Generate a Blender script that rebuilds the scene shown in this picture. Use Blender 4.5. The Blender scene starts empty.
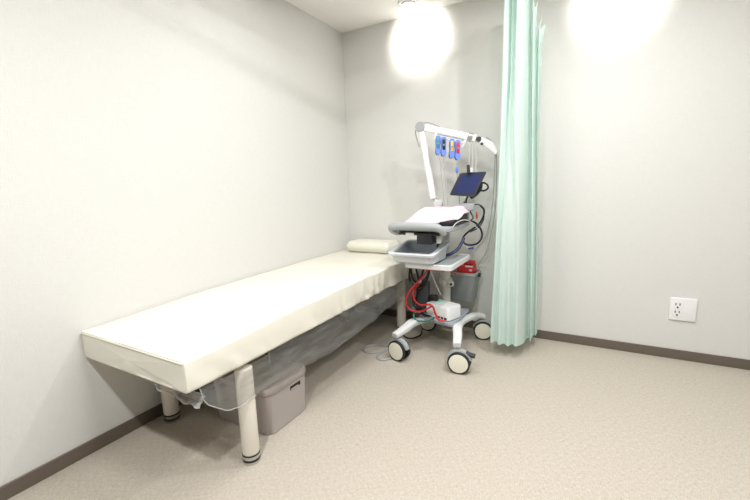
import bpy, bmesh, math, random
from mathutils import Vector, Matrix, noise

random.seed(7)
C = bpy.context.scene
COL = C.collection
V = Vector

# ------------------------------------------------------------------ materials
def lin(h):
    h = h.lstrip('#')
    r = []
    for i in (0, 2, 4):
        c = int(h[i:i+2], 16) / 255
        r.append(c / 12.92 if c <= .04045 else ((c + .055) / 1.055) ** 2.4)
    return (*r, 1)

def mat(name, color, rough=.5, metal=0., var=.06, scale=30., bump=0., bscale=200., **kw):
    m = bpy.data.materials.new(name)
    m.use_nodes = True
    nt = m.node_tree
    b = nt.nodes['Principled BSDF']
    tc = nt.nodes.new('ShaderNodeTexCoord')
    nz = nt.nodes.new('ShaderNodeTexNoise')
    nz.inputs['Scale'].default_value = scale
    nz.inputs['Detail'].default_value = 3
    nt.links.new(tc.outputs['Object'], nz.inputs['Vector'])
    mr = nt.nodes.new('ShaderNodeMixRGB')
    c = lin(color)
    mr.inputs[1].default_value = (*[x * (1 - var) for x in c[:3]], 1)
    mr.inputs[2].default_value = (*[min(1, x * (1 + var)) for x in c[:3]], 1)
    nt.links.new(nz.outputs['Fac'], mr.inputs[0])
    nt.links.new(mr.outputs[0], b.inputs['Base Color'])
    b.inputs['Roughness'].default_value = rough
    b.inputs['Metallic'].default_value = metal
    for k, v in kw.items():
        b.inputs[k.replace('_', ' ')].default_value = v
    if bump:
        n2 = nt.nodes.new('ShaderNodeTexNoise')
        n2.inputs['Scale'].default_value = bscale
        n2.inputs['Detail'].default_value = 4
        nt.links.new(tc.outputs['Object'], n2.inputs['Vector'])
        bp = nt.nodes.new('ShaderNodeBump')
        bp.inputs['Strength'].default_value = bump
        bp.inputs['Distance'].default_value = .004
        nt.links.new(n2.outputs['Fac'], bp.inputs['Height'])
        nt.links.new(bp.outputs['Normal'], b.inputs['Normal'])
    return m

def weave(name, c1, c2, s1, s2, rough, bump, dist=.003, fine=None, axis='xz'):
    """fibre-like surface: two noises stretched across each other"""
    m = bpy.data.materials.new(name)
    m.use_nodes = True
    nt = m.node_tree
    b = nt.nodes['Principled BSDF']
    b.inputs['Roughness'].default_value = rough
    b.inputs['Specular IOR Level'].default_value = .2
    tc = nt.nodes.new('ShaderNodeTexCoord')
    fac = []
    for sc in (s1, s2):
        mp = nt.nodes.new('ShaderNodeMapping')
        mp.inputs['Scale'].default_value = sc
        nt.links.new(tc.outputs['Object'], mp.inputs['Vector'])
        nz = nt.nodes.new('ShaderNodeTexNoise')
        nz.inputs['Scale'].default_value = 1
        nz.inputs['Detail'].default_value = 3
        nt.links.new(mp.outputs['Vector'], nz.inputs['Vector'])
        fac.append(nz.outputs['Fac'])
    mx = nt.nodes.new('ShaderNodeMath')
    mx.operation = 'ADD'
    nt.links.new(fac[0], mx.inputs[0]); nt.links.new(fac[1], mx.inputs[1])
    rp = nt.nodes.new('ShaderNodeMapRange')
    rp.inputs[1].default_value = .65; rp.inputs[2].default_value = 1.35
    nt.links.new(mx.outputs[0], rp.inputs[0])
    mr = nt.nodes.new('ShaderNodeMixRGB')
    mr.inputs[1].default_value = lin(c1); mr.inputs[2].default_value = lin(c2)
    nt.links.new(rp.outputs[0], mr.inputs[0])
    nt.links.new(mr.outputs[0], b.inputs['Base Color'])
    bp = nt.nodes.new('ShaderNodeBump')
    bp.inputs['Strength'].default_value = bump
    bp.inputs['Distance'].default_value = dist
    nt.links.new(mx.outputs[0], bp.inputs['Height'])
    nt.links.new(bp.outputs['Normal'], b.inputs['Normal'])
    return m

M = {}
M['wall'] = weave('wallpaper', '#DCDBD6', '#E2E1DC', (260, 260, 22), (22, 22, 260), .8, .25)
M['ceiling'] = weave('ceiling_paper', '#EFEDE9', '#F5F3EF', (150, 150, 150), (60, 60, 60), .85, .12)
M['floor'] = weave('vinyl_floor', '#A59C8F', '#CFC6B8', (330, 55, 60), (55, 330, 60), .55, .25, .002)
M['base'] = mat('baseboard_vinyl', '#6C6156', .45, var=.05, scale=60)
M['ivory'] = mat('ivory_vinyl', '#EDEADC', .28, var=.012, scale=8, bump=.05, bscale=60)
M['ivory_seam'] = mat('ivory_piping', '#DDD9C8', .35, var=.02)
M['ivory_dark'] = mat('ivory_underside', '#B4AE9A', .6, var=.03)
M['cream_paint'] = mat('cream_leg_paint', '#EBE5D8', .3, var=.02)
M['chrome'] = mat('chrome_ring', '#C9C9C7', .2, 1., var=.02)
M['rubber'] = mat('black_rubber', '#1E1F22', .6, var=.1)
M['taupe'] = mat('taupe_plastic', '#B3AAA5', .5, var=.02, bump=.05, bscale=500)
M['taupe_lid'] = mat('taupe_lid_plastic', '#ACA29C', .5, var=.02)
M['slot'] = mat('dark_slot', '#2A2725', .8, var=.05)
M['cart_white'] = mat('cart_white_plastic', '#DFE0DF', .38, var=.015)
M['cart_grey'] = mat('cart_grey_plastic', '#A9ADAD', .45, var=.02)
M['cart_blue_grey'] = mat('shelf_blue_grey', '#9EA3AA', .45, var=.02)
M['basin'] = mat('basin_grey', '#D2D6D9', .4, var=.015)
M['basin_in'] = mat('basin_inside', '#AEB4BC', .5, var=.02)
M['column'] = mat('column_grey', '#CFCDC4', .4, var=.02)
M['hub'] = mat('hub_cream', '#F1EEDC', .4, var=.01)
M['black'] = mat('black_plastic', '#232529', .45, var=.08)
M['dark'] = mat('dark_grey_plastic', '#3B3D40', .5, var=.08)
M['adapter'] = mat('adapter_charcoal', '#46494D', .5, var=.06)
M['screen'] = mat('screen_glass', '#2C3560', .6, var=.3, scale=6, Specular_IOR_Level=.15)
M['bezel'] = mat('tablet_bezel', '#15161A', .5, var=.05)
M['pink'] = mat('pink_towel', '#EED5DF', .9, var=.03, bump=.5, bscale=350)
M['red'] = mat('red_plastic', '#C8262B', .45, var=.08)
M['red_cable'] = mat('red_cable', '#C92A2A', .4, var=.05)
M['green_cable'] = mat('green_cable', '#1E7A66', .4, var=.05)
M['black_cable'] = mat('black_cable', '#1C1D20', .45, var=.05)
M['blue_cable'] = mat('blue_cable', '#2A3566', .4, var=.05)
M['white_cable'] = mat('white_cable', '#D2D0CA', .4, var=.03)
M['grey_cable'] = mat('grey_cable', '#A8A8A6', .4, var=.03)
M['white'] = mat('white_plastic', '#F1F1F0', .35, var=.01)
M['white_grey'] = mat('white_grey_plastic', '#D9DADA', .4, var=.01)  # off-white plastic, a little greyer than the plain white
M['blue'] = mat('clip_blue', '#6585E2', .4, var=.05)
M['blue_dark'] = mat('clip_dark_blue', '#39478F', .4, var=.05)
M['teal'] = mat('tab_teal', '#2F9C9A', .4, var=.04)
M['tab_black'] = mat('tab_black', '#20223A', .4, var=.04)
M['yellow'] = mat('tab_yellow', '#E6C64A', .4, var=.04)
M['tab_red'] = mat('tab_red', '#D8303F', .4, var=.04)
M['orange'] = mat('orange_plastic', '#B5522B', .4, var=.04)
M['bin'] = mat('bin_grey', '#8C908F', .5, var=.02)
M['bin_rim'] = mat('bin_rim_grey', '#A6A9A7', .5, var=.02)
M['metal'] = mat('brushed_metal', '#B5B5B2', .35, .9, var=.04)
M['led'] = mat('green_led', '#35D8B8', .4, var=.01, Emission_Color=lin('#35E8C0'), Emission_Strength=.6)
M['lamp'] = mat('lamp_face', '#FFFFFF', .4, var=0, Emission_Color=(1, .98, .94, 1), Emission_Strength=6.)
M['plate'] = mat('outlet_plate', '#F3F2F1', .35, var=.005)

def curtain_mat():
    m = mat('mint_curtain', '#EEFAF5', .85, var=.02, scale=12, bump=.1, bscale=500)
    nt = m.node_tree
    b = nt.nodes['Principled BSDF']
    tr = nt.nodes.new('ShaderNodeBsdfTranslucent')
    tr.inputs['Color'].default_value = lin('#E8FAF3')
    mx = nt.nodes.new('ShaderNodeMixShader')
    mx.inputs[0].default_value = .42
    nt.links.new(b.outputs[0], mx.inputs[1]); nt.links.new(tr.outputs[0], mx.inputs[2])
    nt.links.new(mx.outputs[0], nt.nodes['Material Output'].inputs['Surface'])
    return m
M['curtain'] = curtain_mat()

def film_mat(name, col, k, off):
    m = bpy.data.materials.new(name)
    m.use_nodes = True
    nt = m.node_tree
    b = nt.nodes['Principled BSDF']
    b.inputs['Base Color'].default_value = lin(col)
    b.inputs['Roughness'].default_value = .22
    tc = nt.nodes.new('ShaderNodeTexCoord')
    mp = nt.nodes.new('ShaderNodeMapping')
    mp.inputs['Scale'].default_value = (6, 4, 26)
    nt.links.new(tc.outputs['Object'], mp.inputs[0])
    nz = nt.nodes.new('ShaderNodeTexNoise')
    nz.inputs['Scale'].default_value = 1.5
    nz.inputs['Detail'].default_value = 4
    nt.links.new(mp.outputs[0], nz.inputs[0])
    lw = nt.nodes.new('ShaderNodeLayerWeight')
    lw.inputs[0].default_value = .35
    ad = nt.nodes.new('ShaderNodeMath'); ad.operation = 'MULTIPLY_ADD'
    nt.links.new(nz.outputs['Fac'], ad.inputs[0]); ad.inputs[1].default_value = k; ad.inputs[2].default_value = off
    a2 = nt.nodes.new('ShaderNodeMath'); a2.operation = 'MULTIPLY_ADD'; a2.use_clamp = True
    nt.links.new(lw.outputs['Facing'], a2.inputs[0]); a2.inputs[1].default_value = .28
    nt.links.new(ad.outputs[0], a2.inputs[2])
    nt.links.new(a2.outputs[0], b.inputs['Alpha'])
    bp = nt.nodes.new('ShaderNodeBump'); bp.inputs['Strength'].default_value = .3; bp.inputs['Distance'].default_value = .01
    nt.links.new(nz.outputs['Fac'], bp.inputs['Height']); nt.links.new(bp.outputs[0], b.inputs['Normal'])
    return m
M['film'] = film_mat('clear_plastic_film', '#9A9A96', .62, -.06)
M['film_thick'] = film_mat('folded_plastic_film', '#C9C9C6', .9, 0.)

# ------------------------------------------------------------------ helpers
def tag(o, label=None, cat=None, group=None, kind=None):
    if label: o['label'] = label
    if cat: o['category'] = cat
    if group: o['group'] = group
    if kind: o['kind'] = kind
    return o

def thing(name, label, cat, loc=(0, 0, 0), group=None):
    o = bpy.data.objects.new(name, None)
    o.empty_display_size = .05
    COL.objects.link(o)
    o.location = loc
    return tag(o, label, cat, group)

def worldloc(o):
    l = V(o.location)
    while o.parent:
        o = o.parent
        l += V(o.location)
    return l

def obj(name, bm, m, parent=None, label=None, angle=40, origin=None):
    """one mesh object; vertices are given in world coordinates"""
    bmesh.ops.recalc_face_normals(bm, faces=bm.faces)
    me = bpy.data.meshes.new(name)
    pl = worldloc(parent) if parent else V((0, 0, 0))
    ori = V(origin) if origin else V((0, 0, 0))
    if parent: ori = pl
    bmesh.ops.translate(bm, verts=bm.verts, vec=-ori)
    bm.to_mesh(me); bm.free()
    ms = m if isinstance(m, (list, tuple)) else [m]
    for k in ms: me.materials.append(M[k])
    me.shade_smooth()
    me.set_sharp_from_angle(angle=math.radians(angle))
    o = bpy.data.objects.new(name, me)
    COL.objects.link(o)
    if parent: o.parent = parent
    else: o.location = ori
    if label: o['label'] = label
    return o

def join(bm, b2, mi=0):
    me = bpy.data.meshes.new('tmp')
    for f in b2.faces: f.material_index = mi
    b2.to_mesh(me); b2.free()
    bm.from_mesh(me)
    bpy.data.meshes.remove(me)
    return bm

def box(lo, hi, bev=.004, seg=2, taper=None, mtx=None):
    """bevelled box; taper=(sx,sy) scales the bottom"""
    bm = bmesh.new()
    bmesh.ops.create_cube(bm, size=1)
    lo, hi = V(lo), V(hi)
    c, s = (lo + hi) / 2, hi - lo
    for v in bm.verts:
        k = V(v.co)
        if taper and k.z < 0:
            k.x *= taper[0]; k.y *= taper[1]
        v.co = V((k.x * s.x, k.y * s.y, k.z * s.z))
    if bev:
        bmesh.ops.bevel(bm, geom=list(bm.edges), offset=bev, segments=seg, profile=.5, affect='EDGES')
    if mtx: bmesh.ops.transform(bm, matrix=mtx, verts=bm.verts)
    bmesh.ops.translate(bm, verts=bm.verts, vec=c)
    return bm

def rrect(w, d, r, n=6):
    """rounded rectangle outline, centred"""
    pts = []
    for cx, cy, a0 in ((w/2-r, d/2-r, 0), (-w/2+r, d/2-r, 90), (-w/2+r, -d/2+r, 180), (w/2-r, -d/2+r, 270)):
        for i in range(n + 1):
            a = math.radians(a0 + 90 * i / n)
            pts.append((cx + r * math.cos(a), cy + r * math.sin(a)))
    return pts

def loft(rings, cap0=True, cap1=True, mats=None):
    bm = bmesh.new()
    vs = [[bm.verts.new(p) for p in r] for r in rings]
    n = len(rings[0])
    for k in range(len(vs) - 1):
        for i in range(n):
            j = (i + 1) % n
            f = bm.faces.new((vs[k][i], vs[k][j], vs[k+1][j], vs[k+1][i]))
            if mats: f.material_index = mats[k]
    if cap0: bm.faces.new(vs[0])
    if cap1:
        f = bm.faces.new(vs[-1])
        if mats: f.material_index = mats[-1]
    return bm

def catmull(pts, n=8):
    pts = [V(p) for p in pts]
    if len(pts) < 3: return pts
    P = [2 * pts[0] - pts[1]] + pts + [2 * pts[-1] - pts[-2]]
    out = []
    for i in range(1, len(P) - 2):
        a, b, c, d = P[i-1:i+3]
        for k in range(n):
            t = k / n
            out.append(.5 * ((2*b) + (c-a)*t + (2*a-5*b+4*c-d)*t*t + (3*b-a-3*c+d)*t**3))
    out.append(pts[-1])
    return out

def tube(pts, r, seg=8, smooth=8, caps=True):
    """tube of radius r (number or list of numbers per control point)"""
    P = catmull(pts, smooth) if smooth else [V(p) for p in pts]
    n = len(P)
    def rad(i):
        if not isinstance(r, (list, tuple)): return r
        u = i / (n - 1) * (len(r) - 1)
        k = min(int(u), len(r) - 2)
        return r[k] + (r[k+1] - r[k]) * (u - k)
    rings = []
    t = (P[1] - P[0]).normalized()
    up = V((0, 0, 1)) if abs(t.z) < .9 else V((1, 0, 0))
    nx = t.cross(up).normalized()
    for i in range(n):
        t2 = (P[min(i+1, n-1)] - P[max(i-1, 0)]).normalized()
        nx = (nx - t2 * nx.dot(t2)).normalized()
        ny = t2.cross(nx)
        rr = rad(i)
        rings.append([P[i] + nx * rr * math.cos(2*math.pi*k/seg) + ny * rr * math.sin(2*math.pi*k/seg) for k in range(seg)])
    return loft(rings, caps, caps)

def ribbon(pts, w, h, smooth=6, wdir=(1, 0, 0), bev=.3):
    """bar of rounded rectangular section swept along pts; w,h numbers or lists"""
    P = catmull(pts, smooth) if smooth else [V(p) for p in pts]
    n = len(P)
    def val(r, i):
        if not isinstance(r, (list, tuple)): return r
        u = i / (n - 1) * (len(r) - 1)
        k = min(int(u), len(r) - 2)
        return r[k] + (r[k+1] - r[k]) * (u - k)
    rings = []
    for i in range(n):
        t = (P[min(i+1, n-1)] - P[max(i-1, 0)]).normalized()
        wx = V(wdir); wx = (wx - t * wx.dot(t)).normalized()
        hy = t.cross(wx)
        ww, hh = val(w, i), val(h, i)
        rings.append([P[i] + wx * a + hy * b for a, b in rrect(ww, hh, min(ww, hh) * bev, 3)])
    return loft(rings)

def lathe(prof, c, axis=(0, 0, 1), seg=32, cap=True):
    """prof: (radius, height) pairs along axis from c"""
    ax = V(axis).normalized()
    up = V((0, 0, 1)) if abs(ax.z) < .9 else V((1, 0, 0))
    a = ax.cross(up).normalized(); b = ax.cross(a)
    c = V(c)
    rings = [[c + ax * h + (a * math.cos(2*math.pi*k/seg) + b * math.sin(2*math.pi*k/seg)) * max(r, 1e-4) for k in range(seg)] for r, h in prof]
    return loft(rings, cap, cap)

def grid(fn, nu, nv):
    bm = bmesh.new()
    vs = [[bm.verts.new(fn(i / nu, j / nv)) for i in range(nu + 1)] for j in range(nv + 1)]
    for j in range(nv):
        for i in range(nu):
            bm.faces.new((vs[j][i], vs[j][i+1], vs[j+1][i+1], vs[j+1][i]))
    return bm

def thicken(bm, t):
    bmesh.ops.recalc_face_normals(bm, faces=bm.faces)
    bmesh.ops.solidify(bm, geom=list(bm.faces), thickness=t)
    return bm

def sm(a, b, x):
    t = max(0, min(1, (x - a) / (b - a)))
    return t * t * (3 - 2 * t)

def interp(tab, x):
    for (x0, y0), (x1, y1) in zip(tab, tab[1:]):
        if x <= x1: return y0 + (y1 - y0) * max(0, (x - x0)) / (x1 - x0)
    return tab[-1][1]

def nz(*a): return noise.noise(V(a))

def copy_tree(o, parent=None):
    c = o.copy(); COL.objects.link(c); c.parent = parent
    for ch in list(o.children): copy_tree(ch, c)
    return c

# ------------------------------------------------------------------ room
HC = 2.5
def struct(name, bm, m):
    return tag(obj(name, bm, m), kind='structure')
struct('floor', box((-.1, -4.6, -.08), (5.2, .1, 0), 0), 'floor')
struct('ceiling', box((-.1, -4.6, HC), (5.2, .1, HC + .08), 0), 'ceiling')
struct('wall_left', box((-.1, -4.6, 0), (0, 0, HC), 0), 'wall')
struct('wall_back', box((-.1, 0, 0), (5.2, .1, HC), 0), 'wall')
struct('baseboard_left', box((0, -4.6, 0), (.008, 0, .066), .003, 1), 'base')
struct('baseboard_back', box((.008, -.008, 0), (5.2, 0, .066), .003, 1), 'base')

# ------------------------------------------------------------------ examination bed
ZT = [(-2.27, .589), (-2.13, .592), (-1.94, .599), (-1.62, .612), (-1.2, .617), (0, .620)]
ZB = [(-2.27, .463), (-1.6, .463), (-.6, .464), (0, .468)]
bed = thing('examination_bed', 'long ivory vinyl examination bed on round cream legs against the left wall', 'bed', (.37, -1.14, 0))
BX0, BX1, BY0, BY1 = .004, .742, -2.262, -.012
def mattress():
    N = 220
    ys = [BY0 + (BY1 - BY0) * (i / N if 2 < i < N - 2 else (0, .0012, .005)[i] if i <= 2 else 1 - (0, .0012, .005)[N - i]) for i in range(N + 1)]
    prof_n = 10
    rings = []
    for i, y in enumerate(ys):
        zt, zb = interp(ZT, y), interp(ZB, y)
        w, h = BX1 - BX0, zt - zb
        ring = []
        e = min(i, N - i)
        pull = (.008, .002, 0)[e] if e < 3 else 0
        ol = rrect(w - pull * 2, h - pull * 2, .012 - (pull * .3), 4)
        # densify the outline so that ripples show
        dens = []
        for k in range(len(ol)):
            a, b = V(ol[k]), V(ol[(k + 1) % len(ol)])
            m = max(1, int((b - a).length / (.03 if abs((b - a).y) < 1e-6 else .011)))
            for q in range(m): dens.append(a + (b - a) * q / m)
        for p in dens:
            x = (BX0 + BX1) / 2 + p.x
            z = (zt + zb) / 2 + p.y
            # gathered vinyl ripples along the long side, loose skin on the top
            if p.x > w / 2 - .03:
                rip = nz(y * 24 + z * 9, z * 10, 3.1) * .007 * sm(zt, zb, z) + nz(y * 11 + z * 14, z * 6, 5.1) * .006 + nz(y * 5, z * 4, 8) * .003
                x += rip * (.5 + 1.6 * sm(-1.9, -.6, y))
            if p.y > h / 2 - .004:
                z += nz(x * 9 + y * 4, y * 10, 1.7) * .0022 + nz(x * 3, y * 4, 4.4) * .003
            ring.append((x, y, z))
        if i == 0:
            c0 = sum((V(q) for q in ring), V()) / len(ring)
            for sc in (.05, .3, .55, .72, .86, .95):
                rr = []
                for q in ring:
                    w_ = c0 + (V(q) - c0) * sc
                    low = sm(.60, .47, w_.z) * sm(.05, .5, w_.x)
                    w_.y += nz(w_.x * 16 - w_.z * 10, w_.z * 7, 2.2) * .010 * low - .003 * (1 - sc)
                    rr.append(w_)
                rings.append(rr)
        rings.append(ring)
    return loft(rings)
mt = obj('mattress', mattress(), 'ivory', bed, angle=50)
def seam():
    pts = [(BX0 + .012, BY0 - .001, .580), (.2, BY0 - .002, .581), (.4, BY0 - .002, .581), (BX1 - .012, BY0 - .001, .580)]
    return tube(pts, .0028, 6)
obj('piping', seam(), 'ivory_seam', mt)
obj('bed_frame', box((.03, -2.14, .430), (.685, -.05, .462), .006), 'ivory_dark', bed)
def leg(x, y):
    top = .44
    L = obj('leg', lathe([(.0365, .045), (.0375, .048), (.0375, top - .003), (.0365, top)], (x, y, 0)), 'cream_paint', bed)
    bm = lathe([(.036, 0), (.038, .002), (.038, .012), (.036, .013), (.036, .022), (.038, .023), (.038, .038), (.035, .039), (.035, .044)], (x, y, 0))
    f = obj('leg_foot', bm, 'chrome', L)
    obj('rubber_ring', join(lathe([(.0355, .0385), (.0385, .039), (.0385, .0445), (.0355, .045)], (x, y, 0)), lathe([(.0355, .0130), (.0385, .0135), (.0385, .0225), (.0355, .023)], (x, y, 0))), 'rubber', L)
for p in ((.716, -1.983), (.098, -1.953), (.655, -.30), (.095, -.30)): leg(*p)

# pillow at the head end
def pillow():
    rings = []
    n = 26
    x0, x1, y0, y1, zb, zt = .100, .520, -.245, -.02, .622, .712
    w, d = x1 - x0, y1 - y0
    cx, cy = (x0 + x1) / 2, (y0 + y1) / 2
    for z, ins in ((zb + .001, .024), (zb + .004, .018), (zb + .024, .013), (zb + .03, .004), (zb + .036, .001), (zb + .055, 0), (zb + .066, .004), (zt, .016), (zt + .004, .05), (zt + .006, .09)):
        rings.append([(cx + a, cy + b, z + nz(a * 12, b * 12, z * 30) * .002) for a, b in rrect(w - 2 * ins, d - 2 * ins, max(.012, .026 - ins * .2), 6)])
    return loft(rings)
pb = thing('pillow', 'flat ivory vinyl pillow block at the head of the bed in the corner', 'pillow', (.26, -.12, .622))
obj('cushion', pillow(), 'ivory', pb, angle=35)
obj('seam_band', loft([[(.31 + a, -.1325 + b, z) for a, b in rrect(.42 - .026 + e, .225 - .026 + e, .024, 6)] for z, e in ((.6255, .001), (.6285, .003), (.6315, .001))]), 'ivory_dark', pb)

# clear plastic film hanging from under the bed
film = thing('plastic_sheet', 'crumpled clear plastic sheet hanging below the edge of the ivory bed', 'plastic sheet', (.7, -1.3, .3))
LOW = [(-2.215, .462), (-2.20, .40), (-2.165, .365), (-2.12, .325), (-2.05, .308), (-1.9, .318), (-1.6, .292), (-1.4, .278), (-1.1, .29), (-.8, .315), (-.55, .345), (-.42, .37)]
def drape(u, v):
    y = -2.205 + (2.205 - .42) * u
    zt = interp(ZB, y) + .002
    zl = interp(LOW, y)
    z = zt + (zl - zt) * v + nz(y * 3, 4, 4) * .006 * v
    x = .728 + .02 * v + (nz(y * 6, z * 10, 2) * .022 + nz(y * 15, z * 14, 6) * .008) * v
    yy = y + v * .02 * nz(y * 5, 1, 1)
    if abs(y + 1.985) < .13: x = max(x, .712 + .046)       # passes outside the near leg
    return (x, yy, z)
obj('side_drape', grid(drape, 110, 16), 'film', film)
def crumple(u, v):
    x = .16 + (.735 - .16) * u
    bulge = sm(.35, .95, u)
    zt = .470
    z = zt - v * (.012 + .072 * bulge) * (1 if v < .7 else 1.0)
    y = -2.245 + .05 * math.sin(v * 2.6) * bulge + nz(x * 18, v * 5, 3) * .022 * v + nz(x * 40, v * 9, 5) * .008 * v
    return (x + nz(x * 9, v * 7, 9) * .02 * v, y, z + nz(x * 30, v * 8, 1) * .010 * v)
obj('film_edge', tube([drape(0, k / 12) for k in range(13)] + [drape(k / 110, 1) for k in range(1, 16)], .0022, 6, 2), 'film_thick', film)
obj('end_crumple', grid(crumple, 90, 24), 'film_thick', film)
def fold_edge(v0): return tube([crumple(.42 + .58 * k / 24, v0) for k in range(25)], .0022, 6, 2)
obj('film_edge', fold_edge(1.0), 'film_thick', film)
obj('film_edge', fold_edge(.62), 'film_thick', film)

# ------------------------------------------------------------------ storage box under the bed
sb = thing('storage_box', 'taupe lidded plastic storage box with a slot handle on the floor under the bed', 'box', (.475, -1.68, 0))
cx, cy = .478, -1.680
def ringz(w, d, r, z, ox=cx, oy=cy): return [(ox + a, oy + b, z) for a, b in rrect(w, d, r, 7)]
obj('box_body', loft([ringz(.394, .290, .045, 0), ringz(.402, .298, .05, .004), ringz(.412, .308, .052, .206)]), 'taupe', sb)
obj('box_lid', loft([ringz(.406, .302, .05, .2062), ringz(.408, .304, .05, .209), ringz(.420, .316, .056, .2095), ringz(.424, .320, .058, .214), ringz(.424, .320, .058, .234), ringz(.416, .312, .054, .241),
                     ringz(.392, .288, .045, .241), ringz(.388, .284, .043, .237)]), 'taupe_lid', sb)
# slot on the right-hand (long visible) end
sx = cx + .2064
obj('handle_slot', box((sx - .012, cy + .002, .166), (sx + .0005, cy + .086, .194), .006, 3), 'slot', sb)
obj('slot_lip', box((sx - .012, cy + .010, .167), (sx + .002, cy + .066, .178), .004, 3), 'taupe', sb)

# ------------------------------------------------------------------ medical cart
cart = thing('medical_cart', 'wheeled pale grey medical cart with tray shelf and cream-faced casters', 'cart', (1.08, -.48, 0))
# lower shelf
def shelf_ring(x0, x1, y0, y1, r, z): return [((x0+x1)/2 + a, (y0+y1)/2 + b, z) for a, b in rrect(x1-x0, y1-y0, r, 4)]
sh = (.925, 1.195, -.60, -.25)
def shelf_poly(z, ins=0):
    q = [V((.905 + ins, -.535 + ins, z)), V((1.195 - ins, -.605 + ins, z)), V((1.195 - ins, -.22 - ins, z)), V((.915 + ins, -.22 - ins, z))]
    out = []
    for i in range(4):
        a, b, c = q[i-1], q[i], q[(i+1) % 4]
        s_, e_ = b + (a - b).normalized() * .022, b + (c - b).normalized() * .022
        out += [(1-t)**2 * s_ + 2*t*(1-t) * b + t*t * e_ for t in (0, .25, .5, .75, 1)]
    return out
obj('base_shelf', loft([shelf_poly(.214, .004), shelf_poly(.217), shelf_poly(.233), shelf_poly(.236, .004)]), 'cart_blue_grey', cart)
# side rails arching down to the casters
def rail(pts): return ribbon(pts, [.050, .060, .064, .06, .055, .05, .046], [.034, .046, .044, .030, .036, .040, .040], wdir=(1, 0, 0))
obj('leg', rail([(.846, -.806, .174), (.880, -.71, .196), (.905, -.62, .217), (.945, -.45, .196), (.925, -.30, .194), (.88, -.22, .19), (.845, -.175, .172)]), 'cart_white', cart)
obj('leg', rail([(1.275, -.785, .174), (1.25, -.69, .197), (1.215, -.58, .212), (1.19, -.42, .195), (1.215, -.30, .194), (1.258, -.225, .196), (1.292, -.18, .172)]), 'cart_white', cart)
def caster(x, y, n, pedal=False):
    n = V((n[0], n[1], 0)).normalized()
    t = V((n.y, -n.x, 0))
    if t.x > 0: t = -t                                  # trailing side of the fork
    R = .071
    c = V((x, y, R))
    ca = obj('caster', tube([c + V((0, 0, .06)) + t * .012, c + V((0, 0, .092)) + t * .012], .013, 10, 0), 'metal', cart)
    # fork housing between the twin wheels
    prof = []
    for i in range(17):
        a = math.radians(14 + 152 * i / 16)
        rr = R * 1.16
        prof.append((-t * math.cos(a) * rr, math.sin(a) * rr))
    outer = [c + d + V((0, 0, h)) for d, h in prof]
    outer = [V((p.x, p.y, min(p.z, c.z + .080))) for p in outer]
    rings = []
    for off, s in ((-.0175, .95), (-.0150, 1), (.0150, 1), (.0175, .95)):
        rings.append([c + (p - c) * s + n * off for p in outer])
    obj('fork_housing', loft(rings), 'cart_grey', ca)
    for sgn in (1, -1):
        w = obj('wheel', lathe([(R - .02, .018), (R - .004, .0175), (R, .021), (R, .035), (R - .004, .039), (R - .011, .0395)], c, n * sgn, 40), 'rubber', ca)
        bpy.context.view_layer.update()
        wo = obj('hub_cap', lathe([(R - .0105, .036), (R - .011, .041), (R - .016, .0415), (R - .03, .043), (.004, .044)], c, n * sgn, 40), 'hub', ca)
    if pedal:
        q = c - t * .072 + V((0, 0, .052))
        obj('brake_pedal', ribbon([c - t * .04 + V((0, 0, .062)), q, q - t * .026 + V((0, 0, -.004))], .034, .022, 4, wdir=tuple(n)), 'dark', ca)
caster(.868, -.785, (-.22, -.97))
caster(1.292, -.785, (.12, -.99), True)
caster(1.292, -.18, (.22, -.97))
caster(.845, -.18, (.1, -.99))
# column
CX, CY = 1.035, -.30
obj('column', lathe([(.035, .236), (.035, .63)], (CX, CY, 0)), 'column', cart)
obj('upper_column', lathe([(.031, .664), (.031, .875)], (CX, CY, 0)), 'column', cart)
cl = obj('clamp_ring', lathe([(.036, .430), (.050, .432), (.050, .472), (.036, .474)], (CX, CY, 0)), 'column', cart)
kx = V((CX + .056, CY - .040, .452))
obj('clamp_ear', box((CX + .02, CY - .052, .432), (CX + .074, CY - .025, .472), .008, 3), 'column', cart)
obj('clamp_screw', join(lathe([(.019, -.02), (.019, .016), (.015, .018)], kx, (.25, -1, 0), 20), lathe([(.008, .0185), (.008, .0215)], kx, (.25, -1, 0), 16), 0), 'column', cart)
obj('clamp_socket', lathe([(.009, .019), (.009, .0225), (.004, .0225)], kx, (.25, -1, 0), 16), 'slot', cart)
# tray shelf with a raised lip
ts = (.878, 1.212, -.70, -.25)
obj('tray_shelf', loft([shelf_ring(ts[0]+.006, ts[1]-.006, ts[2]+.006, ts[3]-.006, .02, 0.628), shelf_ring(*ts, .022, 0.633), shelf_ring(*ts, .022, 0.661), shelf_ring(ts[0]+.004, ts[1]-.004, ts[2]+.004, ts[3]-.004, .02, 0.665),
     shelf_ring(ts[0]+.014, ts[1]-.014, ts[2]+.014, ts[3]-.014, .016, 0.665), shelf_ring(ts[0]+.018, ts[1]-.018, ts[2]+.018, ts[3]-.018, .014, 0.658)], mats=[0, 0, 0, 0, 0, 1]), ['cart_white', 'cart_grey'], cart)
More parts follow.
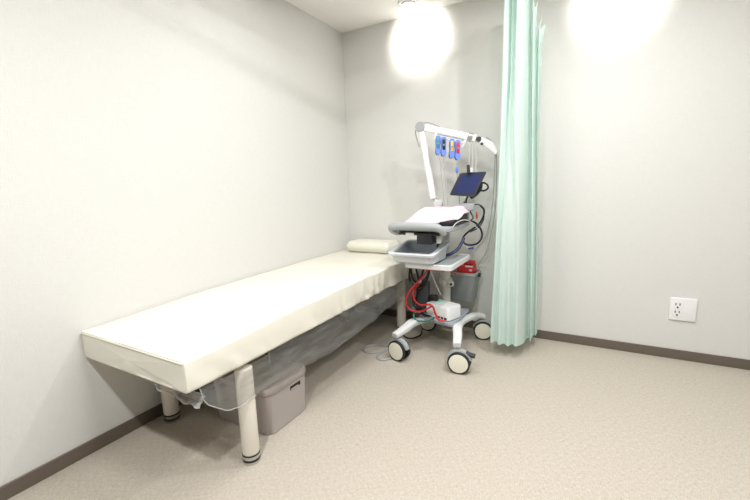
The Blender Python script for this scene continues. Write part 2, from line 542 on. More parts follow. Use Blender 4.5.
# top board with padded grip
tb = (.80, 1.20, -.69, -.22)
obj('top_board', loft([shelf_ring(tb[0]+.02, tb[1]-.02, tb[2]+.02, tb[3]-.02, .03, .872), shelf_ring(*tb, .04, .884), shelf_ring(*tb, .04, .906), shelf_ring(tb[0]+.008, tb[1]-.008, tb[2]+.008, tb[3]-.008, .035, .912)]), 'cart_grey', cart)
obj('grip_handle', tube([(0.8400, -0.6600, 0.8620), (0.8220, -0.7000, 0.8690), (0.8020, -0.7200, 0.8890), (0.8040, -0.7300, 0.9070), (0.8330, -0.7350, 0.9160), (0.9070, -0.7350, 0.9190), (1.0130, -0.7350, 0.9190), (1.1070, -0.7300, 0.9160), (1.1430, -0.7200, 0.9020), (1.1620, -0.6900, 0.8670)],
    [.013, .016, .021, .024, .026, .027, .027, .027, .024, .017], 14), 'cart_grey', cart)
obj('under_rail', box((.84, -.70, .855), (1.13, -.62, .872), .006), 'black', cart)
obj('label_plate', box((.895, -.704, .856), (.955, -.7, .872), .0015), 'white', cart)
obj('control_box', box((.972, -.70, .795), (1.075, -.58, .872), .006), 'black', cart, label='square black control box under the top board')
obj('bracket_post', box((1.095, -.66, .80), (1.122, -.62, .872), .004), 'column', cart)
# rear bracket block that carries the tablet
obj('accessory_post', tube([(1.19, -.27, .90), (1.185, -.275, 1.0)], .014, 10, 0), 'cart_grey', cart)
obj('bracket_block', box((1.135, -.315, .99), (1.245, -.265, 1.045), .01, 3), 'cart_grey', cart)
obj('bin_bracket', box((1.03, -.27, .45), (1.06, -.222, .475), .004), 'column', cart)

# shallow basin resting on the tray shelf
basin = thing('basin', 'open pale grey plastic tray basin resting on the cart tray shelf', 'basin', (.93, -.6, .65))
def bring(x0, x1, y0, y1, r, z0, z1=None):
    z1 = z0 if z1 is None else z1
    return [((x0+x1)/2 + a, (y0+y1)/2 + b, z0 + (z1 - z0) * ((y0+y1)/2 + b - y0) / (y1 - y0)) for a, b in rrect(x1-x0, y1-y0, r, 5)]
obj('basin_shell', loft([bring(0.814, 1.086, -.715, -.47, .03, 0.667), bring(0.804, 1.098, -.735, -.455, .035, 0.677), bring(0.798, 1.104, -.747, -.44, .035, 0.721, 0.763),
     bring(0.780, 1.116, -.765, -.425, .035, 0.723, 0.766), bring(0.778, 1.118, -.767, -.423, .036, 0.735, 0.779), bring(0.782, 1.114, -.763, -.427, .034, 0.740, 0.784),
     bring(0.804, 1.084, -.735, -.446, .03, 0.740, 0.784), bring(0.810, 1.078, -.729, -.452, .03, 0.731, 0.775), bring(0.814, 1.071, -.715, -.465, .028, 0.683), bring(0.834, 1.056, -.69, -.485, .02, 0.677)],
     mats=[0, 0, 0, 0, 0, 0, 0, 1, 1, 1]), ['basin', 'basin_in'], basin)

# recorder under the towel
ecg = thing('medical_recorder', 'black recorder machine on the cart top board under a pink towel', 'medical recorder', (1.02, -.46, .912))
def wedge(x0, x1, y0, y1, zb, zf, zr, b=.008):
    bm = box((x0, y0, 0), (x1, y1, 1), b if False else 0)
    for v in bm.verts:
        f = (v.co.y - y0) / (y1 - y0)
        v.co.z = zb if v.co.z < .5 else zf + (zr - zf) * f
    bmesh.ops.bevel(bm, geom=list(bm.edges), offset=b, segments=2, affect='EDGES')
    return bm
obj('machine_body', wedge(.90, 1.195, -.635, -.292, .913, .938, .985), 'black', ecg)
obj('side_panel', wedge(1.1955, 1.203, -.60, -.31, .914, .926, .945, .002), 'dark', ecg)

# pink towel
def towel(u, v):
    x = .805 + (1.212 - .805) * u
    y0 = -.672 + .10 * sm(.68, .95, u)
    y = y0 + (-.292 - y0) * v
    top = .952 + .068 * sm(0, .62, v)
    left = sm(-.02, .34, u + .04 * math.sin(v * 4))
    right = 1 - .50 * sm(.90, 1.0, u) * (1 - .3 * v)
    front = sm(-.10, .13, v) if u < .7 else sm(-.22, .13, v)
    z = .917 + (top - .917) * left * right * front
    z += (nz(x * 7, y * 7, 1) * .006 + nz(x * 20, y * 18, 4) * .003) * left * front
    # a fold running diagonally near the right-hand side
    d = (u - .72) - .22 * (v - .2)
    z += (.012 * math.exp(-(d / .03) ** 2) - .010 * math.exp(-((d - .06) / .035) ** 2)) * (1 - v * .7) * front
    x += nz(y * 8, 2, u) * .012 * (u > .9 or u < .1)
    y += nz(x * 9, 5, v) * .010 * (v < .15)
    mz = .938 + (.985 - .938) * max(0, min(1, (y + .635) / .365))
    if .885 < x and y > -.655: z = max(z, mz + .008)
    z = max(z, .9185)
    return (x, y, z)
tag(obj('towel', thicken(grid(towel, 56, 48), .005), 'pink', origin=(1.01, -.46, .93), angle=80), 'folded pale pink towel draped over the recorder on top of the cart', 'towel')

# ------------------------------------------------------------------ cable support arm
AY = -.25
arm = thing('cable_support', 'white jointed two-segment support arm rising from the back of the cart', 'support arm', (0.9490, -0.2500, 1.0210))
A0, A1, A2, A3 = V((0.9260, -0.2500, 1.0440)), V((0.8270, -0.2500, 1.6090)), V((1.2640, -0.2500, 1.4820)), V((1.3850, -0.2500, 1.3790))
obj('base_joint', lathe([(.03, -.02), (.034, -.016), (.034, .016), (.03, .02)], (0.9610, -0.2500, 1.0360), (0, 1, 0), 24), 'white_grey', arm)
obj('base_stem', tube([(0.9610, -0.2500, 1.0360), (0.9650, -0.2500, 0.9760), (.965, -.25, .913)], .014, 10), 'cart_grey', arm)
def seg(p, q, w, h): return ribbon([p, q], w, h, 0, wdir=(0, 1, 0), bev=.35)
obj('lower_arm', seg(A0 + (A1 - A0) * .06, A1 + (A0 - A1) * .06, .036, .046), 'white', arm)
obj('lower_arm_neck', tube([V((0.9610, -0.2500, 1.0360)), A0 + (A1 - A0) * .07], .011, 10, 0), 'metal', arm)
obj('elbow_joint', lathe([(.034, -.026), (.038, -.02), (.038, .02), (.034, .026)], A1, (0, 1, 0), 28), 'cart_grey', arm)
B1, B2 = A1 + (A2 - A1) * .05, A1 + (A2 - A1) * .95
obj('upper_arm', seg(B1, B2, .036, .052), 'white', arm)
obj('arm_collar', seg(A1 + (A2 - A1) * .82, A1 + (A2 - A1) * .90, .041, .058), 'metal', arm)
obj('wrist_joint', lathe([(.017, -.0195), (.019, -.017), (.019, .017), (.017, .0195)], A2, (0, 1, 0), 24), 'dark', arm)
obj('end_arm', ribbon([A2 + V((.008, 0, -.006)), A2 + (A3 - A2) * .5 + V((.010, 0, .008)), A3], .036, [.044, .056, .026], 4, wdir=(0, 1, 0), bev=.35), 'white', arm)
obj('arm_screw', lathe([(.010, 0), (.010, .004), (.006, .005)], V((1.2860, -0.2500, 1.4500)) + V((0, -.018, 0)), (0, -1, 0), 16), 'dark', arm)
# clip hanger
HY = -.28
H0, H1 = V((0.9520, -0.2800, 1.5230)), V((1.1630, -0.2800, 1.4610))
obj('hanger_rod', tube([H0, H1], .004, 8, 0), 'metal', arm)
obj('hanger_hook', tube([V((0.9430, -0.2550, 1.5720)), V((0.9560, -0.2800, 1.5510)), V((0.9520, -0.2800, 1.5230)), V((0.9440, -0.2800, 1.5060))], .008, 8), 'white', arm)
obj('hanger_hook', tube([V((1.1700, -0.2550, 1.4860)), V((1.1670, -0.2800, 1.4710)), V((1.1560, -0.2800, 1.4480)), V((1.1490, -0.2800, 1.4340))], .007, 8), 'white', arm)

# limb clips hanging on the rod
def clip(px, name_label, tab):
    # px = fraction along the rod
    p = H0 + (H1 - H0) * px
    t = thing('electrode_clip', name_label, 'electrode clip', p, 'electrode clips on the hanger rod')
    w = .034
    rot = Matrix.Translation(p) @ Matrix.Rotation(math.radians(24), 4, 'Z') @ Matrix.Translation(-p)
    def add(name, bm, m, par):
        bmesh.ops.transform(bm, matrix=rot, verts=bm.verts)
        return obj(name, bm, m, par)
    def jaw(yoff, tilt, z0=.012):
        prof = [(.011, z0), (.017, .002), (.018, -.03), (.015, -.06), (.017, -.085), (.019, -.10), (.015, -.115), (.006, -.122)]
        rings = []
        for hw, z in prof:
            yy = p.y + yoff + tilt * z
            rings.append([(p.x - hw, yy - .006, p.z + z), (p.x + hw, yy - .006, p.z + z), (p.x + hw, yy + .006, p.z + z), (p.x - hw, yy + .006, p.z + z)])
        return loft(rings)
    j = add('clamp_jaw', jaw(-.012, .12), 'blue', t)
    add('clamp_jaw', jaw(.016, -.22, .004), 'blue_dark', t)
    add('colour_tab', box((p.x - .0095, p.y - .034, p.z - .078), (p.x + .0095, p.y - .014, p.z - .004), .005, 3), tab, t)
    add('pivot', lathe([(.007, -.016), (.007, .016)], (p.x, p.y - .022, p.z - .045), (0, 1, 0), 14), 'metal', t)
    return t
clip(.09, 'blue electrode clip with a teal tab, nearest the elbow of the arm', 'teal')
clip(.29, 'blue electrode clip with a dark navy tab, beside the teal one', 'tab_black')
clip(.58, 'blue electrode clip with a yellow tab on the hanger rod', 'yellow')
clip(.78, 'blue electrode clip with a red tab on the hanger rod', 'tab_red')

# ------------------------------------------------------------------ tablet
tab = thing('tablet', 'tilted dark tablet screen held on a bracket above the pink towel', 'tablet', (1.1920, -0.3200, 1.0670))
TC = [V((1.0840, -0.3600, 1.1060)), V((1.2580, -0.3400, 1.0920)), V((1.3280, -0.3000, 1.2600)), V((1.1480, -0.3200, 1.2570))]
def quad_slab(c, back, front, ins=0., r=None):
    cen = sum(c, V()) / 4
    n = (c[1] - c[0]).cross(c[3] - c[0]).normalized()
    if n.y > 0: n = -n
    ring = []
    for i in range(4):
        a = c[i] + (cen - c[i]).normalized() * ins
        pv = c[i-1] + (cen - c[i-1]).normalized() * ins
        nx = c[(i+1) % 4] + (cen - c[(i+1) % 4]).normalized() * ins
        rr = .012
        for k in range(5):
            u = k / 4
            s, e = a + (pv - a).normalized() * rr, a + (nx - a).normalized() * rr
            ring.append((1-u)**2 * s + 2*u*(1-u) * a + u*u * e)
    return loft([[p - n * back for p in ring], [p + n * front for p in ring]])
# clipped upper-left corner as in the photograph
obj('case', quad_slab(TC, .016, 0), 'bezel', tab)
obj('screen', quad_slab(TC, -.0005, .0015, .022), 'screen', tab)
obj('holder_clip', ribbon([(1.2130, -0.3350, 1.2540), (1.2110, -0.3300, 1.2810), (1.2080, -0.3250, 1.3090)], .022, .010, 4, wdir=(1, 0, 0)), 'black', tab)
obj('holder_tip', ribbon([(1.2370, -0.3450, 1.2600), (1.2330, -0.3350, 1.2870)], .012, .012, 0, wdir=(1, 0, 0)), 'white', tab)
obj('tilt_bracket', ribbon([(1.2890, -0.2900, 1.1760), (1.2800, -0.2800, 1.1410), (1.2550, -0.2800, 1.1070), (1.2160, -0.2800, 1.0790)], .03, .022, 6, wdir=(0, 1, 0)), 'black', tab)
obj('bracket_trim', ribbon([(1.2780, -0.3150, 1.1560), (1.2540, -0.3150, 1.1190), (1.2190, -0.3150, 1.0950)], .012, .008, 6, wdir=(0, 1, 0)), 'white', tab)
obj('carry_loop', tube([(1.2720, -0.2800, 1.1690), (1.3000, -0.2800, 1.1840), (1.3280, -0.2800, 1.1710), (1.3350, -0.2800, 1.1470), (1.3110, -0.2800, 1.1300), (1.2800, -0.2800, 1.1310)], .0065, 8), 'black', tab)
obj('neck', tube([(1.2010, -0.2900, 1.1010), (1.1870, -0.2900, 1.0730), (1.1800, -0.2900, 1.0370)], .007, 8), 'black', tab)
obj('ball_joint', lathe([(.004, -.016), (.013, -.011), (.016, 0), (.013, .011), (.004, .016)], (1.1780, -0.2900, 1.0410), (0, 0, 1), 16), 'black', tab)

# ------------------------------------------------------------------ cables
def cable(name, label, cat, pts, r, m, group=None, ctrl=8):
    o = obj(name, tube(pts, r, 7, ctrl), m, origin=pts[0])
    return tag(o, label, cat, group)
cable('elbow_cable', 'thin grey cable looping over the elbow of the support arm', 'cable',
      [(0.8390, -0.2400, 1.6370), (0.8750, -0.2300, 1.6380), (0.9110, -0.2200, 1.6250), (0.9630, -0.2150, 1.5990)], .004, 'grey_cable')
cable('elbow_cable', 'thin grey cable running down outside the lower arm at the elbow', 'cable',
      [(0.7910, -0.2400, 1.6200), (0.7710, -0.2250, 1.5800), (0.7770, -0.2200, 1.5360), (0.7980, -0.2150, 1.4680)], .004, 'grey_cable')
cable('lead_wire', 'thin pale lead wire falling from the teal clip to the towel', 'lead wire',
      [(0.9860, -0.2850, 1.3720), (0.9970, -0.2900, 1.2710), (1.0150, -0.3000, 1.1410), (1.0300, -0.3100, 1.0250)], .003, 'grey_cable')
cable('lead_wire', 'thin pale lead wire falling from the navy-tabbed clip to the towel', 'lead wire',
      [(1.0120, -0.2850, 1.3630), (1.0270, -0.2900, 1.2480), (1.0420, -0.3000, 1.1260), (1.0560, -0.3100, 1.0250)], .003, 'grey_cable')
cable('lead_wire', 'short thin lead wire with the blue bulb hanging below the red tabbed clip', 'lead wire',
      [(1.1120, -0.2850, 1.3290), (1.1150, -0.2850, 1.2940), (1.1130, -0.2700, 1.2090), (1.1230, -0.2600, 1.0940), (1.1300, -0.2700, 1.0220)], .0028, 'grey_cable')
b_ = lathe([(.002, .026), (.007, .016), (.011, 0), (.009, -.014), (.003, -.024)], (1.1150, -0.2880, 1.2800), (0, 0, 1), 18)
tag(obj('electrode_bulb', b_, 'blue', origin=(1.1150, -0.2880, 1.2800)), 'small blue rubber bulb on a thin wire left of the tablet', 'electrode bulb')
for i, (pts, lab) in enumerate((([(1.1910, -0.2500, 1.4020), (1.1860, -0.2350, 1.2630), (1.1710, -0.2350, 1.0270)], 'leftmost of three pale cords hanging from the arm down behind the tablet'),
                            ([(1.2150, -0.2500, 1.4010), (1.2100, -0.2350, 1.2620), (1.1930, -0.2350, 1.0270)], 'middle of three pale cords hanging from the arm down behind the tablet'),
                            ([(1.2390, -0.2500, 1.3990), (1.2350, -0.2350, 1.2610), (1.2190, -0.2350, 1.0270)], 'rightmost of three pale cords hanging from the arm down behind the tablet'))):
    cable('hanging_cord', lab, 'cord', [A1 + (A2 - A1) * (.83 + .055 * i) + V((0, -.024, -.02))] + pts, .0035, 'white_cable', 'cords hanging from the arm')
cable('trailing_cable', 'grey cable curving from the end of the arm down beside the curtain, outer one', 'cable',
      [(1.3070, -0.2400, 1.4960), (1.3470, -0.2350, 1.4600), (1.3740, -0.2300, 1.3910), (1.3750, -0.2000, 1.2000), (1.3640, -0.1800, 0.9870), (1.3340, -0.1600, 0.8020), (1.2970, -0.1500, 0.6710), (1.2360, -0.1400, 0.5570)], .0045, 'grey_cable')
cable('trailing_cable', 'grey cable falling from the arm end to the lower tray, inner one', 'cable',
      [(1.3710, -0.2450, 1.3900), (1.3620, -0.2200, 1.1660), (1.3410, -0.2000, 0.9530), (1.3050, -0.1900, 0.8050), (1.2500, -0.2000, 0.7140), (1.1960, -0.2200, 0.6840)], .0045, 'grey_cable')
cable('coiled_cable', 'thick black cable looping out behind the right side of the cart top', 'cable',
      [(1.21, -.40, .925), (1.2450, -0.3000, 0.9100), (1.2860, -0.2900, 0.8670), (1.3010, -0.2900, 0.8100), (1.2750, -0.3000, 0.7600), (1.2230, -0.3200, 0.7460), (1.1820, -0.3300, 0.7600), (1.1750, -0.3300, 0.7960), (1.2050, -0.3100, 0.8380), (1.2660, -0.2700, 0.8860), (1.2960, -0.2500, 0.9420), (1.3020, -0.2500, 0.9920), (1.2760, -0.2600, 1.0280)], .007, 'black_cable')
cable('blue_cable', 'dark blue cable curving right of the bracket below the tablet', 'cable',
      [(1.2440, -0.2750, 1.0330), (1.2770, -0.2650, 1.0280), (1.2980, -0.2450, 0.9920), (1.2960, -0.2350, 0.9260), (1.2670, -0.2450, 0.8690), (1.2060, -0.2600, 0.8320)], .0048, 'blue_cable')
cable('white_cable', 'pale grey cable arching over the right edge of the cart top', 'cable',
      [(1.1950, -0.6400, 0.9040), (1.2090, -0.5800, 0.9330), (1.2320, -0.5000, 0.9430), (1.2570, -0.4200, 0.9220), (1.2800, -0.3500, 0.8740), (1.2890, -0.3300, 0.8360)], .0034, 'white_cable')
cable('black_loop', 'short black cable curling from the black control box', 'cable',
      [(1.075, -.62, .865), (1.0860, -0.6200, 0.8650), (1.0960, -0.6100, 0.8310), (1.0880, -0.6000, 0.7920), (1.0740, -0.5900, 0.7690)], .0075, 'black_cable')
obj_ = cable('connector_cable', 'bundled dark blue cable with connector lying behind the basin', 'cable',
      [(1.1850, -0.3400, 0.7980), (1.1730, -0.3700, 0.7580), (1.1530, -0.4000, 0.7190), (1.1040, -0.4300, 0.6880), (1.0480, -0.4200, 0.6760)], .011, 'blue_cable')
cable('plug_lead', 'thin pale lead with a blue plug hanging at the right of the cart', 'cable',
      [(1.1710, -0.3400, 0.7830), (1.1900, -0.3300, 0.7390), (1.2190, -0.3300, 0.7210)], .003, 'white_cable')
tag(obj('cable_plug', tube([(1.2160, -0.3300, 0.7200), (1.2520, -0.3300, 0.7270)], .008, 10, 0), 'blue_dark', origin=(1.2340, -0.3300, 0.7230)), 'small dark blue cable plug at the end of the thin pale lead', 'plug')
tag(obj('orange_tag', tube([(1.2600, -0.2900, 0.9810), (1.2610, -0.2900, 0.9520), (1.2640, -0.2900, 0.9270)], [.004, .009, .003], 8, 4), 'orange', origin=(1.2630, -0.2900, 0.9590)), 'small orange connector hanging below the grey bracket block', 'connector')
cable('orange_lead', 'short thin black lead beside the orange connector', 'cable', [(1.1980, -0.2900, 1.0020), (1.2200, -0.2900, 0.9730), (1.2380, -0.3000, 0.9380), (1.2250, -0.3200, 0.9220)], .005, 'black_cable')

# below the tray
cable('network_cable', 'red network cable in a wide loop left of the white router', 'cable',
      [(0.9640, -0.5000, 0.5830), (0.9410, -0.5200, 0.5370), (0.9030, -0.5600, 0.4840), (0.8610, -0.6000, 0.4230), (0.8490, -0.6200, 0.3610), (0.8790, -0.6200, 0.3090), (0.9490, -0.6200, 0.3030), (1.0070, -0.6150, 0.3280), (1.0420, -0.6100, 0.3530)], .0062, 'red_cable', 'red network cables')
cable('network_cable', 'red network cable curving over the front of the white router into its port', 'cable',
      [(0.9160, -0.5000, 0.4860), (0.8780, -0.5400, 0.4320), (0.8940, -0.5800, 0.3770), (0.9530, -0.6100, 0.3490), (1.0260, -0.6250, 0.3660), (1.0570, -0.6300, 0.3530), (1.0730, -0.6250, 0.3040), (1.0980, -0.6250, 0.2640), (1.1370, -0.6120, 0.2590)], .0072, 'red_cable', 'red network cables')
cable('red_wire', 'red wire running under the tray shelf to the grey bin', 'cable',
      [(0.9560, -0.5000, 0.5780), (1.0020, -0.4200, 0.5650), (1.0670, -0.2500, 0.5120), (1.1010, -0.2100, 0.4980)], .005, 'red_cable')
cable('green_cable', 'green cable along the front of the lower shelf', 'cable',
      [(0.9100, -0.5850, 0.2910), (0.9020, -0.6100, 0.2680), (0.9250, -0.6200, 0.2370), (0.9840, -0.6150, 0.2330), (1.0260, -0.6080, 0.2480), (1.0490, -0.5900, 0.2600)], .006, 'green_cable')
cable('grey_lead', 'thin light grey lead slanting down from the tray to the router', 'cable',
      [(0.9750, -0.4600, 0.5720), (0.9900, -0.4500, 0.5180), (1.0130, -0.4300, 0.4410), (1.0380, -0.4150, 0.3790)], .0045, 'white_cable')
for pts, lab in (([(0.8390, -0.5000, 0.5840), (0.8460, -0.5000, 0.5240), (0.8720, -0.4900, 0.4790), (0.9000, -0.4800, 0.4570)], 'black power cord looping below the left end of the tray'),
                 ([(0.8700, -0.4800, 0.5750), (0.8850, -0.4800, 0.5160), (0.8870, -0.4700, 0.4450), (0.8660, -0.4600, 0.3640), (0.8450, -0.4800, 0.2890)], 'black power cord dropping past the charcoal adapter'),
                 ([(0.9560, -0.4400, 0.5730), (0.9430, -0.4500, 0.5220), (0.9070, -0.4600, 0.4680), (0.8940, -0.4500, 0.4110)], 'black power cord from the tray into the charcoal adapter'),
                 ([(0.8120, -0.4600, 0.5740), (0.8070, -0.4600, 0.4970), (0.8390, -0.4700, 0.4410), (0.8830, -0.4700, 0.4220), (0.9230, -0.4600, 0.4540), (0.9510, -0.4500, 0.5150), (0.9630, -0.4400, 0.5780)], 'black power cord making a wide U below the tray'),
                 ([(0.9200, -0.4500, 0.5760), (0.9040, -0.4700, 0.5150), (0.8640, -0.4800, 0.4460), (0.8420, -0.4800, 0.3510), (0.8740, -0.5000, 0.2760), (0.9460, -0.5400, 0.2710)], 'black power cord hanging left of the adapter down to the shelf'),
                 ([(0.8850, -0.4300, 0.3030), (0.8890, -0.4600, 0.2730), (0.9370, -0.5200, 0.2520), (0.9990, -0.5400, 0.2520)], 'black power cord lying on the lower shelf')):
    cable('mains_or_shade_cord', lab, 'cord', pts, .0075, 'black_cable', 'black power cords under the tray')  # power cords, some added to fill in the dark shade below the tray
tag(obj('power_plug', box(tuple(V((0.9080, -0.5000, 0.4890)) - V((.010, .010, .014))), tuple(V((0.9080, -0.5000, 0.4890)) + V((.010, .010, .014))), .004), 'white_grey', origin=(0.9080, -0.5000, 0.4890)), 'small white plug among the black cords below the tray', 'plug')
pa = V((0.9020, -0.4200, 0.3650))
ad = thing('power_adapter', 'charcoal power adapter standing between the column and red cables', 'power adapter', (pa.x, pa.y, .236))
obj('adapter_body', box((pa.x - .052, pa.y - .03, .24), (pa.x + .045, pa.y + .03, .475), .012, 3), 'adapter', ad)  # adapter enlarged to help stand in for shade under the tray
obj('adapter_cap', box((pa.x + .047, pa.y - .02, .238), (pa.x + .112, pa.y + .03, .375), .016, 3), 'black', ad)

# router on the lower shelf
ro = thing('router', 'white flat router box with a green light on the lower cart shelf', 'router', (1.07, -.5, .236))
RX0, RX1, RY0, RY1, RZ0, RZ1 = -.108, .108, 0, .15, .2375, .334
rm = Matrix.Translation((1.045, -.532, 0)) @ Matrix.Rotation(math.radians(-20), 4, 'Z')
def radd(name, bm, m):
    bmesh.ops.transform(bm, matrix=rm, verts=bm.verts)
    return obj(name, bm, m, ro)
radd('router_body', loft([shelf_ring(RX0+.006, RX1-.006, RY0+.006, RY1-.006, .02, RZ0), shelf_ring(RX0, RX1, RY0, RY1, .022, RZ0+.006), shelf_ring(RX0, RX1, RY0, RY1, .022, RZ1-.01),
    shelf_ring(RX0+.004, RX1-.004, RY0+.004, RY1-.004, .02, RZ1-.003), shelf_ring(RX0+.014, RX1-.014, RY0+.014, RY1-.014, .016, RZ1)]), 'white')
radd('indicator_light', lathe([(.012, 0), (.012, .002), (.006, .0025)], (-.02, .065, RZ1), (0, 0, 1), 18), 'led')
for k in range(3):
    radd('port', box((.01 + .03 * k, RY0 - .0015, RZ0 + .008), (.032 + .03 * k, RY0 + .004, RZ0 + .024), .001), 'slot')

# bin hooked behind the column
wb = thing('waste_bin', 'grey tapered bin hung behind the column of the cart', 'bin', (1.11, -.16, .27))
def bn(x0, x1, y0, y1, z, r=.018): return [((x0+x1)/2 + a, (y0+y1)/2 + b, z) for a, b in rrect(x1-x0, y1-y0, r, 4)]
obj('bin_body', loft([bn(1.0000, 1.2100, -.205, -.085, .285), bn(1.0000, 1.2150, -.207, -.075, .29), bn(0.9950, 1.2330, -.215, -.045, .495), bn(1.0020, 1.2260, -.208, -.052, .495), bn(1.0100, 1.2050, -.198, -.085, .30)], mats=[0]*5), 'bin', wb)
obj('bin_rim', loft([bn(0.9950, 1.2330, -.2155, -.0445, .488), bn(0.9890, 1.2390, -.221, -.039, .491), bn(0.9890, 1.2390, -.221, -.039, .508), bn(0.9930, 1.2350, -.217, -.043, .511), bn(1.0020, 1.2260, -.208, -.052, .509), bn(1.0020, 1.2260, -.208, -.052, .489), bn(0.9950, 1.2330, -.2155, -.0445, .488)], False, False), 'bin_rim', wb)
obj('bin_hook', box((1.2370, -.14, .47), (1.2530, -.11, .50), .005), 'black', wb)
rc = thing('red_container', 'red plastic container with white marks standing in the grey bin', 'container', (1.16, -.13, .31))
obj('container_body', box((1.0800, -.185, .31), (1.2100, -.075, .565), .012, 3), 'red', rc)
obj('container_lid', box((1.1300, -.175, .566), (1.2050, -.085, .592), .010, 3), 'red', rc)
obj('container_label', box((1.1500, -.1865, .552), (1.2080, -.1853, .564), .0004, 1), 'white_grey', rc)
obj('container_sticker', box((1.1800, -.1865, .522), (1.2010, -.1853, .537), .0004, 1), 'white_grey', rc)

# cable coil on the floor beside the front-left caster
fl = .0065
cable('floor_cable', 'grey cable lying in loops on the floor left of the front caster', 'cable',
      [(0.7570, -0.6290, 0.0060), (0.6770, -0.6370, 0.0060), (0.5980, -0.6640, 0.0060), (0.5620, -0.7210, 0.0060), (0.5750, -0.7730, 0.0060), (0.6240, -0.7980, 0.0060), (0.6850, -0.7590, 0.0060), (0.7300, -0.6910, 0.0060), (0.7420, -0.6660, 0.0060), (0.7160, -0.7260, 0.0060), (0.7090, -0.8030, 0.0060), (0.7360, -0.8530, 0.0060), (0.7850, -0.8550, 0.0060), (0.8140, -0.8070, 0.0060)], .008, 'grey_cable')
cable('floor_cable', 'black cable on the floor below the lower shelf of the cart', 'cable',
      [(0.7110, -0.3940, 0.0060), (0.7730, -0.4340, 0.0060), (0.8180, -0.4020, 0.0060), (0.8330, -0.3150, 0.0060), (0.7980, -0.2110, 0.0060)], .0055, 'black_cable')

# ------------------------------------------------------------------ curtain
PATH_B = [(1.400, -.30), (1.405, -.40), (1.422, -.46), (1.445, -.425), (1.468, -.48), (1.495, -.445), (1.525, -.475), (1.550, -.425), (1.575, -.46), (1.602, -.42), (1.618, -.36), (1.620, -.29),
          (1.632, -.27), (1.645, -.32), (1.655, -.33), (1.655, -.28), (1.655, -.22), (1.660, -.19), (1.667, -.21), (1.672, -.20), (1.674, -.14)]
PATH_T = [(1.435, -.28), (1.437, -.36), (1.455, -.43), (1.475, -.39), (1.478, -.33), (1.495, -.40), (1.512, -.37), (1.530, -.47), (1.555, -.42), (1.570, -.36), (1.572, -.28), (1.574, -.22),
          (1.585, -.27), (1.602, -.35), (1.612, -.33), (1.617, -.27), (1.620, -.20), (1.624, -.24), (1.628, -.28), (1.630, -.22), (1.631, -.15)]
def dense(path): return catmull([(a, b, 0) for a, b in path], 10)
DB, DT = dense(PATH_B), dense(PATH_T)
def curtain(u, v):
    n = len(DB) - 1
    k = min(int(u * n), n - 1); f = u * n - k
    b = DB[k].lerp(DB[k+1], f); t = DT[k].lerp(DT[k+1], f)
    # header: gathered, its free end sags from hook to hook
    ztop = 2.338
    if u > .60: ztop = 2.338 - .10 * sm(.60, .80, u) - .11 * sm(.80, 1.0, u) - .09 * abs(math.sin((u - .62) * math.pi / .105)) ** .8 * sm(.62, .7, u)
    s = 1 - v                                                  # 0 bottom .. 1 top
    e = sm(0, 1, s) * .55 + s * .45
    p = b.lerp(t, e)
    z = .095 + (ztop - .095) * s
    # slow sway of the folds
    p.x += nz(z * 1.3, u * 6, 2) * .010 + nz(z * 3, u * 14, 7) * .003
    p.y += nz(z * 1.1, u * 7, 9) * .014
    if u > .66:
        tip = 1 - min(1, abs(math.sin((u - .62) * math.pi / .105)))
        p.x += (.01 + .022 * sm(.7, 1, u)) * tip * sm(.93, 1.0, s)
    return (p.x, p.y, z)
cu = thing('privacy_curtain', 'mint green privacy curtain gathered in folds beside the cart', 'curtain', (1.55, -.35, .095))
obj('curtain_cloth', grid(curtain, 190, 90), 'curtain', cu, angle=180)
def hem(u, v):
    p = V(curtain(u, 1 - v * .028)); p.z += .0
    n = V((0, -1, 0))
    return p + n * .0025
obj('hem_band', grid(hem, 190, 3), 'curtain', cu, angle=180)
railo = thing('curtain_rail', 'white curtain rail hung below the ceiling on short posts', 'curtain rail', (1.6, -.4, 2.29))
RP = [(1.60, -.10), (1.61, -.45), (1.622, -.66), (1.615, -.78), (1.57, -.89), (1.327, -1.30), (.9, -2.02), (.03, -3.49)]
obj('rail_track', ribbon([(x, y, 2.357) for x, y in RP], .022, .024, 8, wdir=(.8, -.6, 0)), 'white', railo)
for x, y in ((1.605, -.25), (1.40, -1.177), (.6, -2.53)):
    obj('hanger_post', lathe([(.007, 2.369), (.007, 2.496), (.02, 2.497), (.02, 2.5)], (x, y, 0), (0, 0, 1), 12), 'white', railo)

# ------------------------------------------------------------------ wall outlet
ou = thing('wall_outlet', 'white double socket plate low on the right-hand part of the back wall', 'outlet', (2.518, 0, .34))
obj('cover_plate', box((2.449, -.011, .266), (2.588, -.0005, .416), .004, 3), 'plate', ou)
obj('socket_insert', box((2.467, -.0125, .292), (2.512, -.0112, .39), .0006, 1), 'white', ou)
obj('blank_insert', box((2.527, -.0125, .318), (2.570, -.0112, .364), .0006, 1), 'plate', ou)
for zc in (.366, .315):
    so = obj('socket', box((2.470, -.0132, zc - .02), (2.509, -.0126, zc + .02), .0002, 1), 'plate', ou)
    bm = box((2.4765, -.0140, zc + .001), (2.4815, -.0133, zc + .016), 0)
    join(bm, box((2.4975, -.0140, zc + .001), (2.5025, -.0133, zc + .016), 0))
    join(bm, lathe([(.0055, 0), (.0055, .0007)], (2.4895, -.0133, zc - .012), (0, -1, 0), 14))
    obj('pin_hole', bm, 'slot', so)

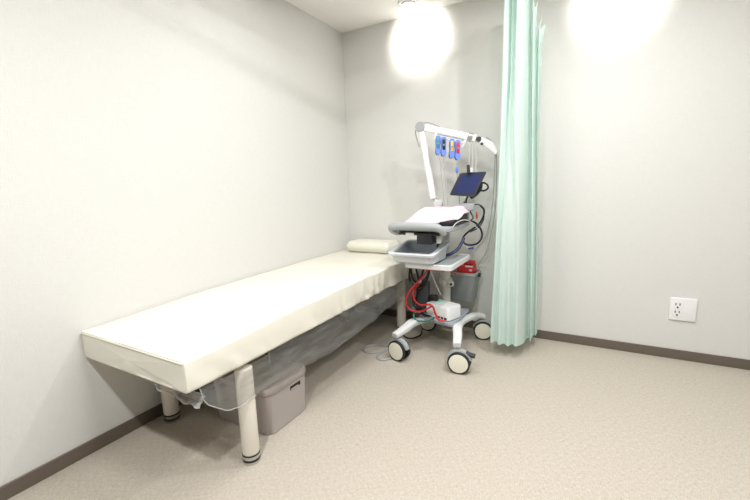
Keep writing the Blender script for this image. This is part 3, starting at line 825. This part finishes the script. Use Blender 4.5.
# ------------------------------------------------------------------ ceiling spotlights near the back wall
def spotlight(x, y, label):
    t = thing('ceiling_spotlight', label, 'spotlight', (x, y, HC), 'adjustable ceiling spotlights by the back wall')
    obj('trim_ring', lathe([(.075, -.0005), (.075, -.006), (.070, -.009), (.055, -.009), (.050, -.004), (.050, -.0005)], (x, y, HC), (0, 0, 1), 36, False), 'white', t)
    ax = V((0, .12, -.99)).normalized()
    c = V((x, y - .004, HC - .004))
    obj('lamp_housing', lathe([(.046, -.004), (.047, .002), (.047, .008), (.044, .010), (.041, .006)], c, ax, 28, True), 'white', t)
    obj('lamp_face', lathe([(.040, .0065), (.040, .0095), (.02, .011)], c, ax, 24), 'lamp', t)
    l = bpy.data.lights.new('spot_beam', 'SPOT')
    l.energy = 17; l.spot_size = math.radians(98); l.spot_blend = .62; l.shadow_soft_size = .03
    l.color = (1, .975, .93)
    lo = bpy.data.objects.new('spot_beam', l); COL.objects.link(lo)
    lo.location = (x, -.275, 2.415)
    lo.rotation_euler = (V((x, 0, 2.345)) - lo.location).to_track_quat('-Z', 'Y').to_euler()
spotlight(.722, -.21, 'white adjustable ceiling spotlight left of the curtain')
spotlight(2.05, -.21, 'white adjustable ceiling spotlight right of the curtain')

# ------------------------------------------------------------------ lights
def area(loc, size, power, target=None, color=(.97, .975, .985), spread=180):
    l = bpy.data.lights.new('lamp_or_fill', 'AREA')
    l.shape = 'DISK'; l.size = size; l.energy = power; l.color = color; l.spread = math.radians(spread)
    o = bpy.data.objects.new('lamp_or_fill', l); COL.objects.link(o)
    o.location = loc
    if target: o.rotation_euler = (V(target) - V(loc)).to_track_quat('-Z', 'Y').to_euler()
    return o
area((1.45, -3.12, 2.47), .12, 43)
area((2.1, -2.2, 2.47), .4, 22)  # added fill light for the middle and right of the floor
area((2.0, -1.0, 2.492), .06, 19)
area((1.0, -1.4, 2.48), .6, 15)  # added broad fill for the bed and the left of the back wall
area((3.4, -1.9, 2.47), .4, 22)  # added fill light to brighten the right of the back wall
w = bpy.data.worlds.new('room_fill'); C.world = w
w.use_nodes = True
w.node_tree.nodes['Background'].inputs[0].default_value = (.97, 1, 1, 1)
w.node_tree.nodes['Background'].inputs[1].default_value = .11

# ------------------------------------------------------------------ camera
cam = bpy.data.cameras.new('camera')
co = bpy.data.objects.new('camera', cam); COL.objects.link(co)
co.location = (1.98977, -3.05254, 1.19233)
co.rotation_euler = (1.405137, 0.031944, 0.511185)
cam.sensor_width = 36; cam.lens = 388.539 / 750 * 36; cam.clip_start = .02
C.camera = co
C.view_settings.view_transform = 'Standard'
C.view_settings.look = 'None'
C.view_settings.exposure = -.05
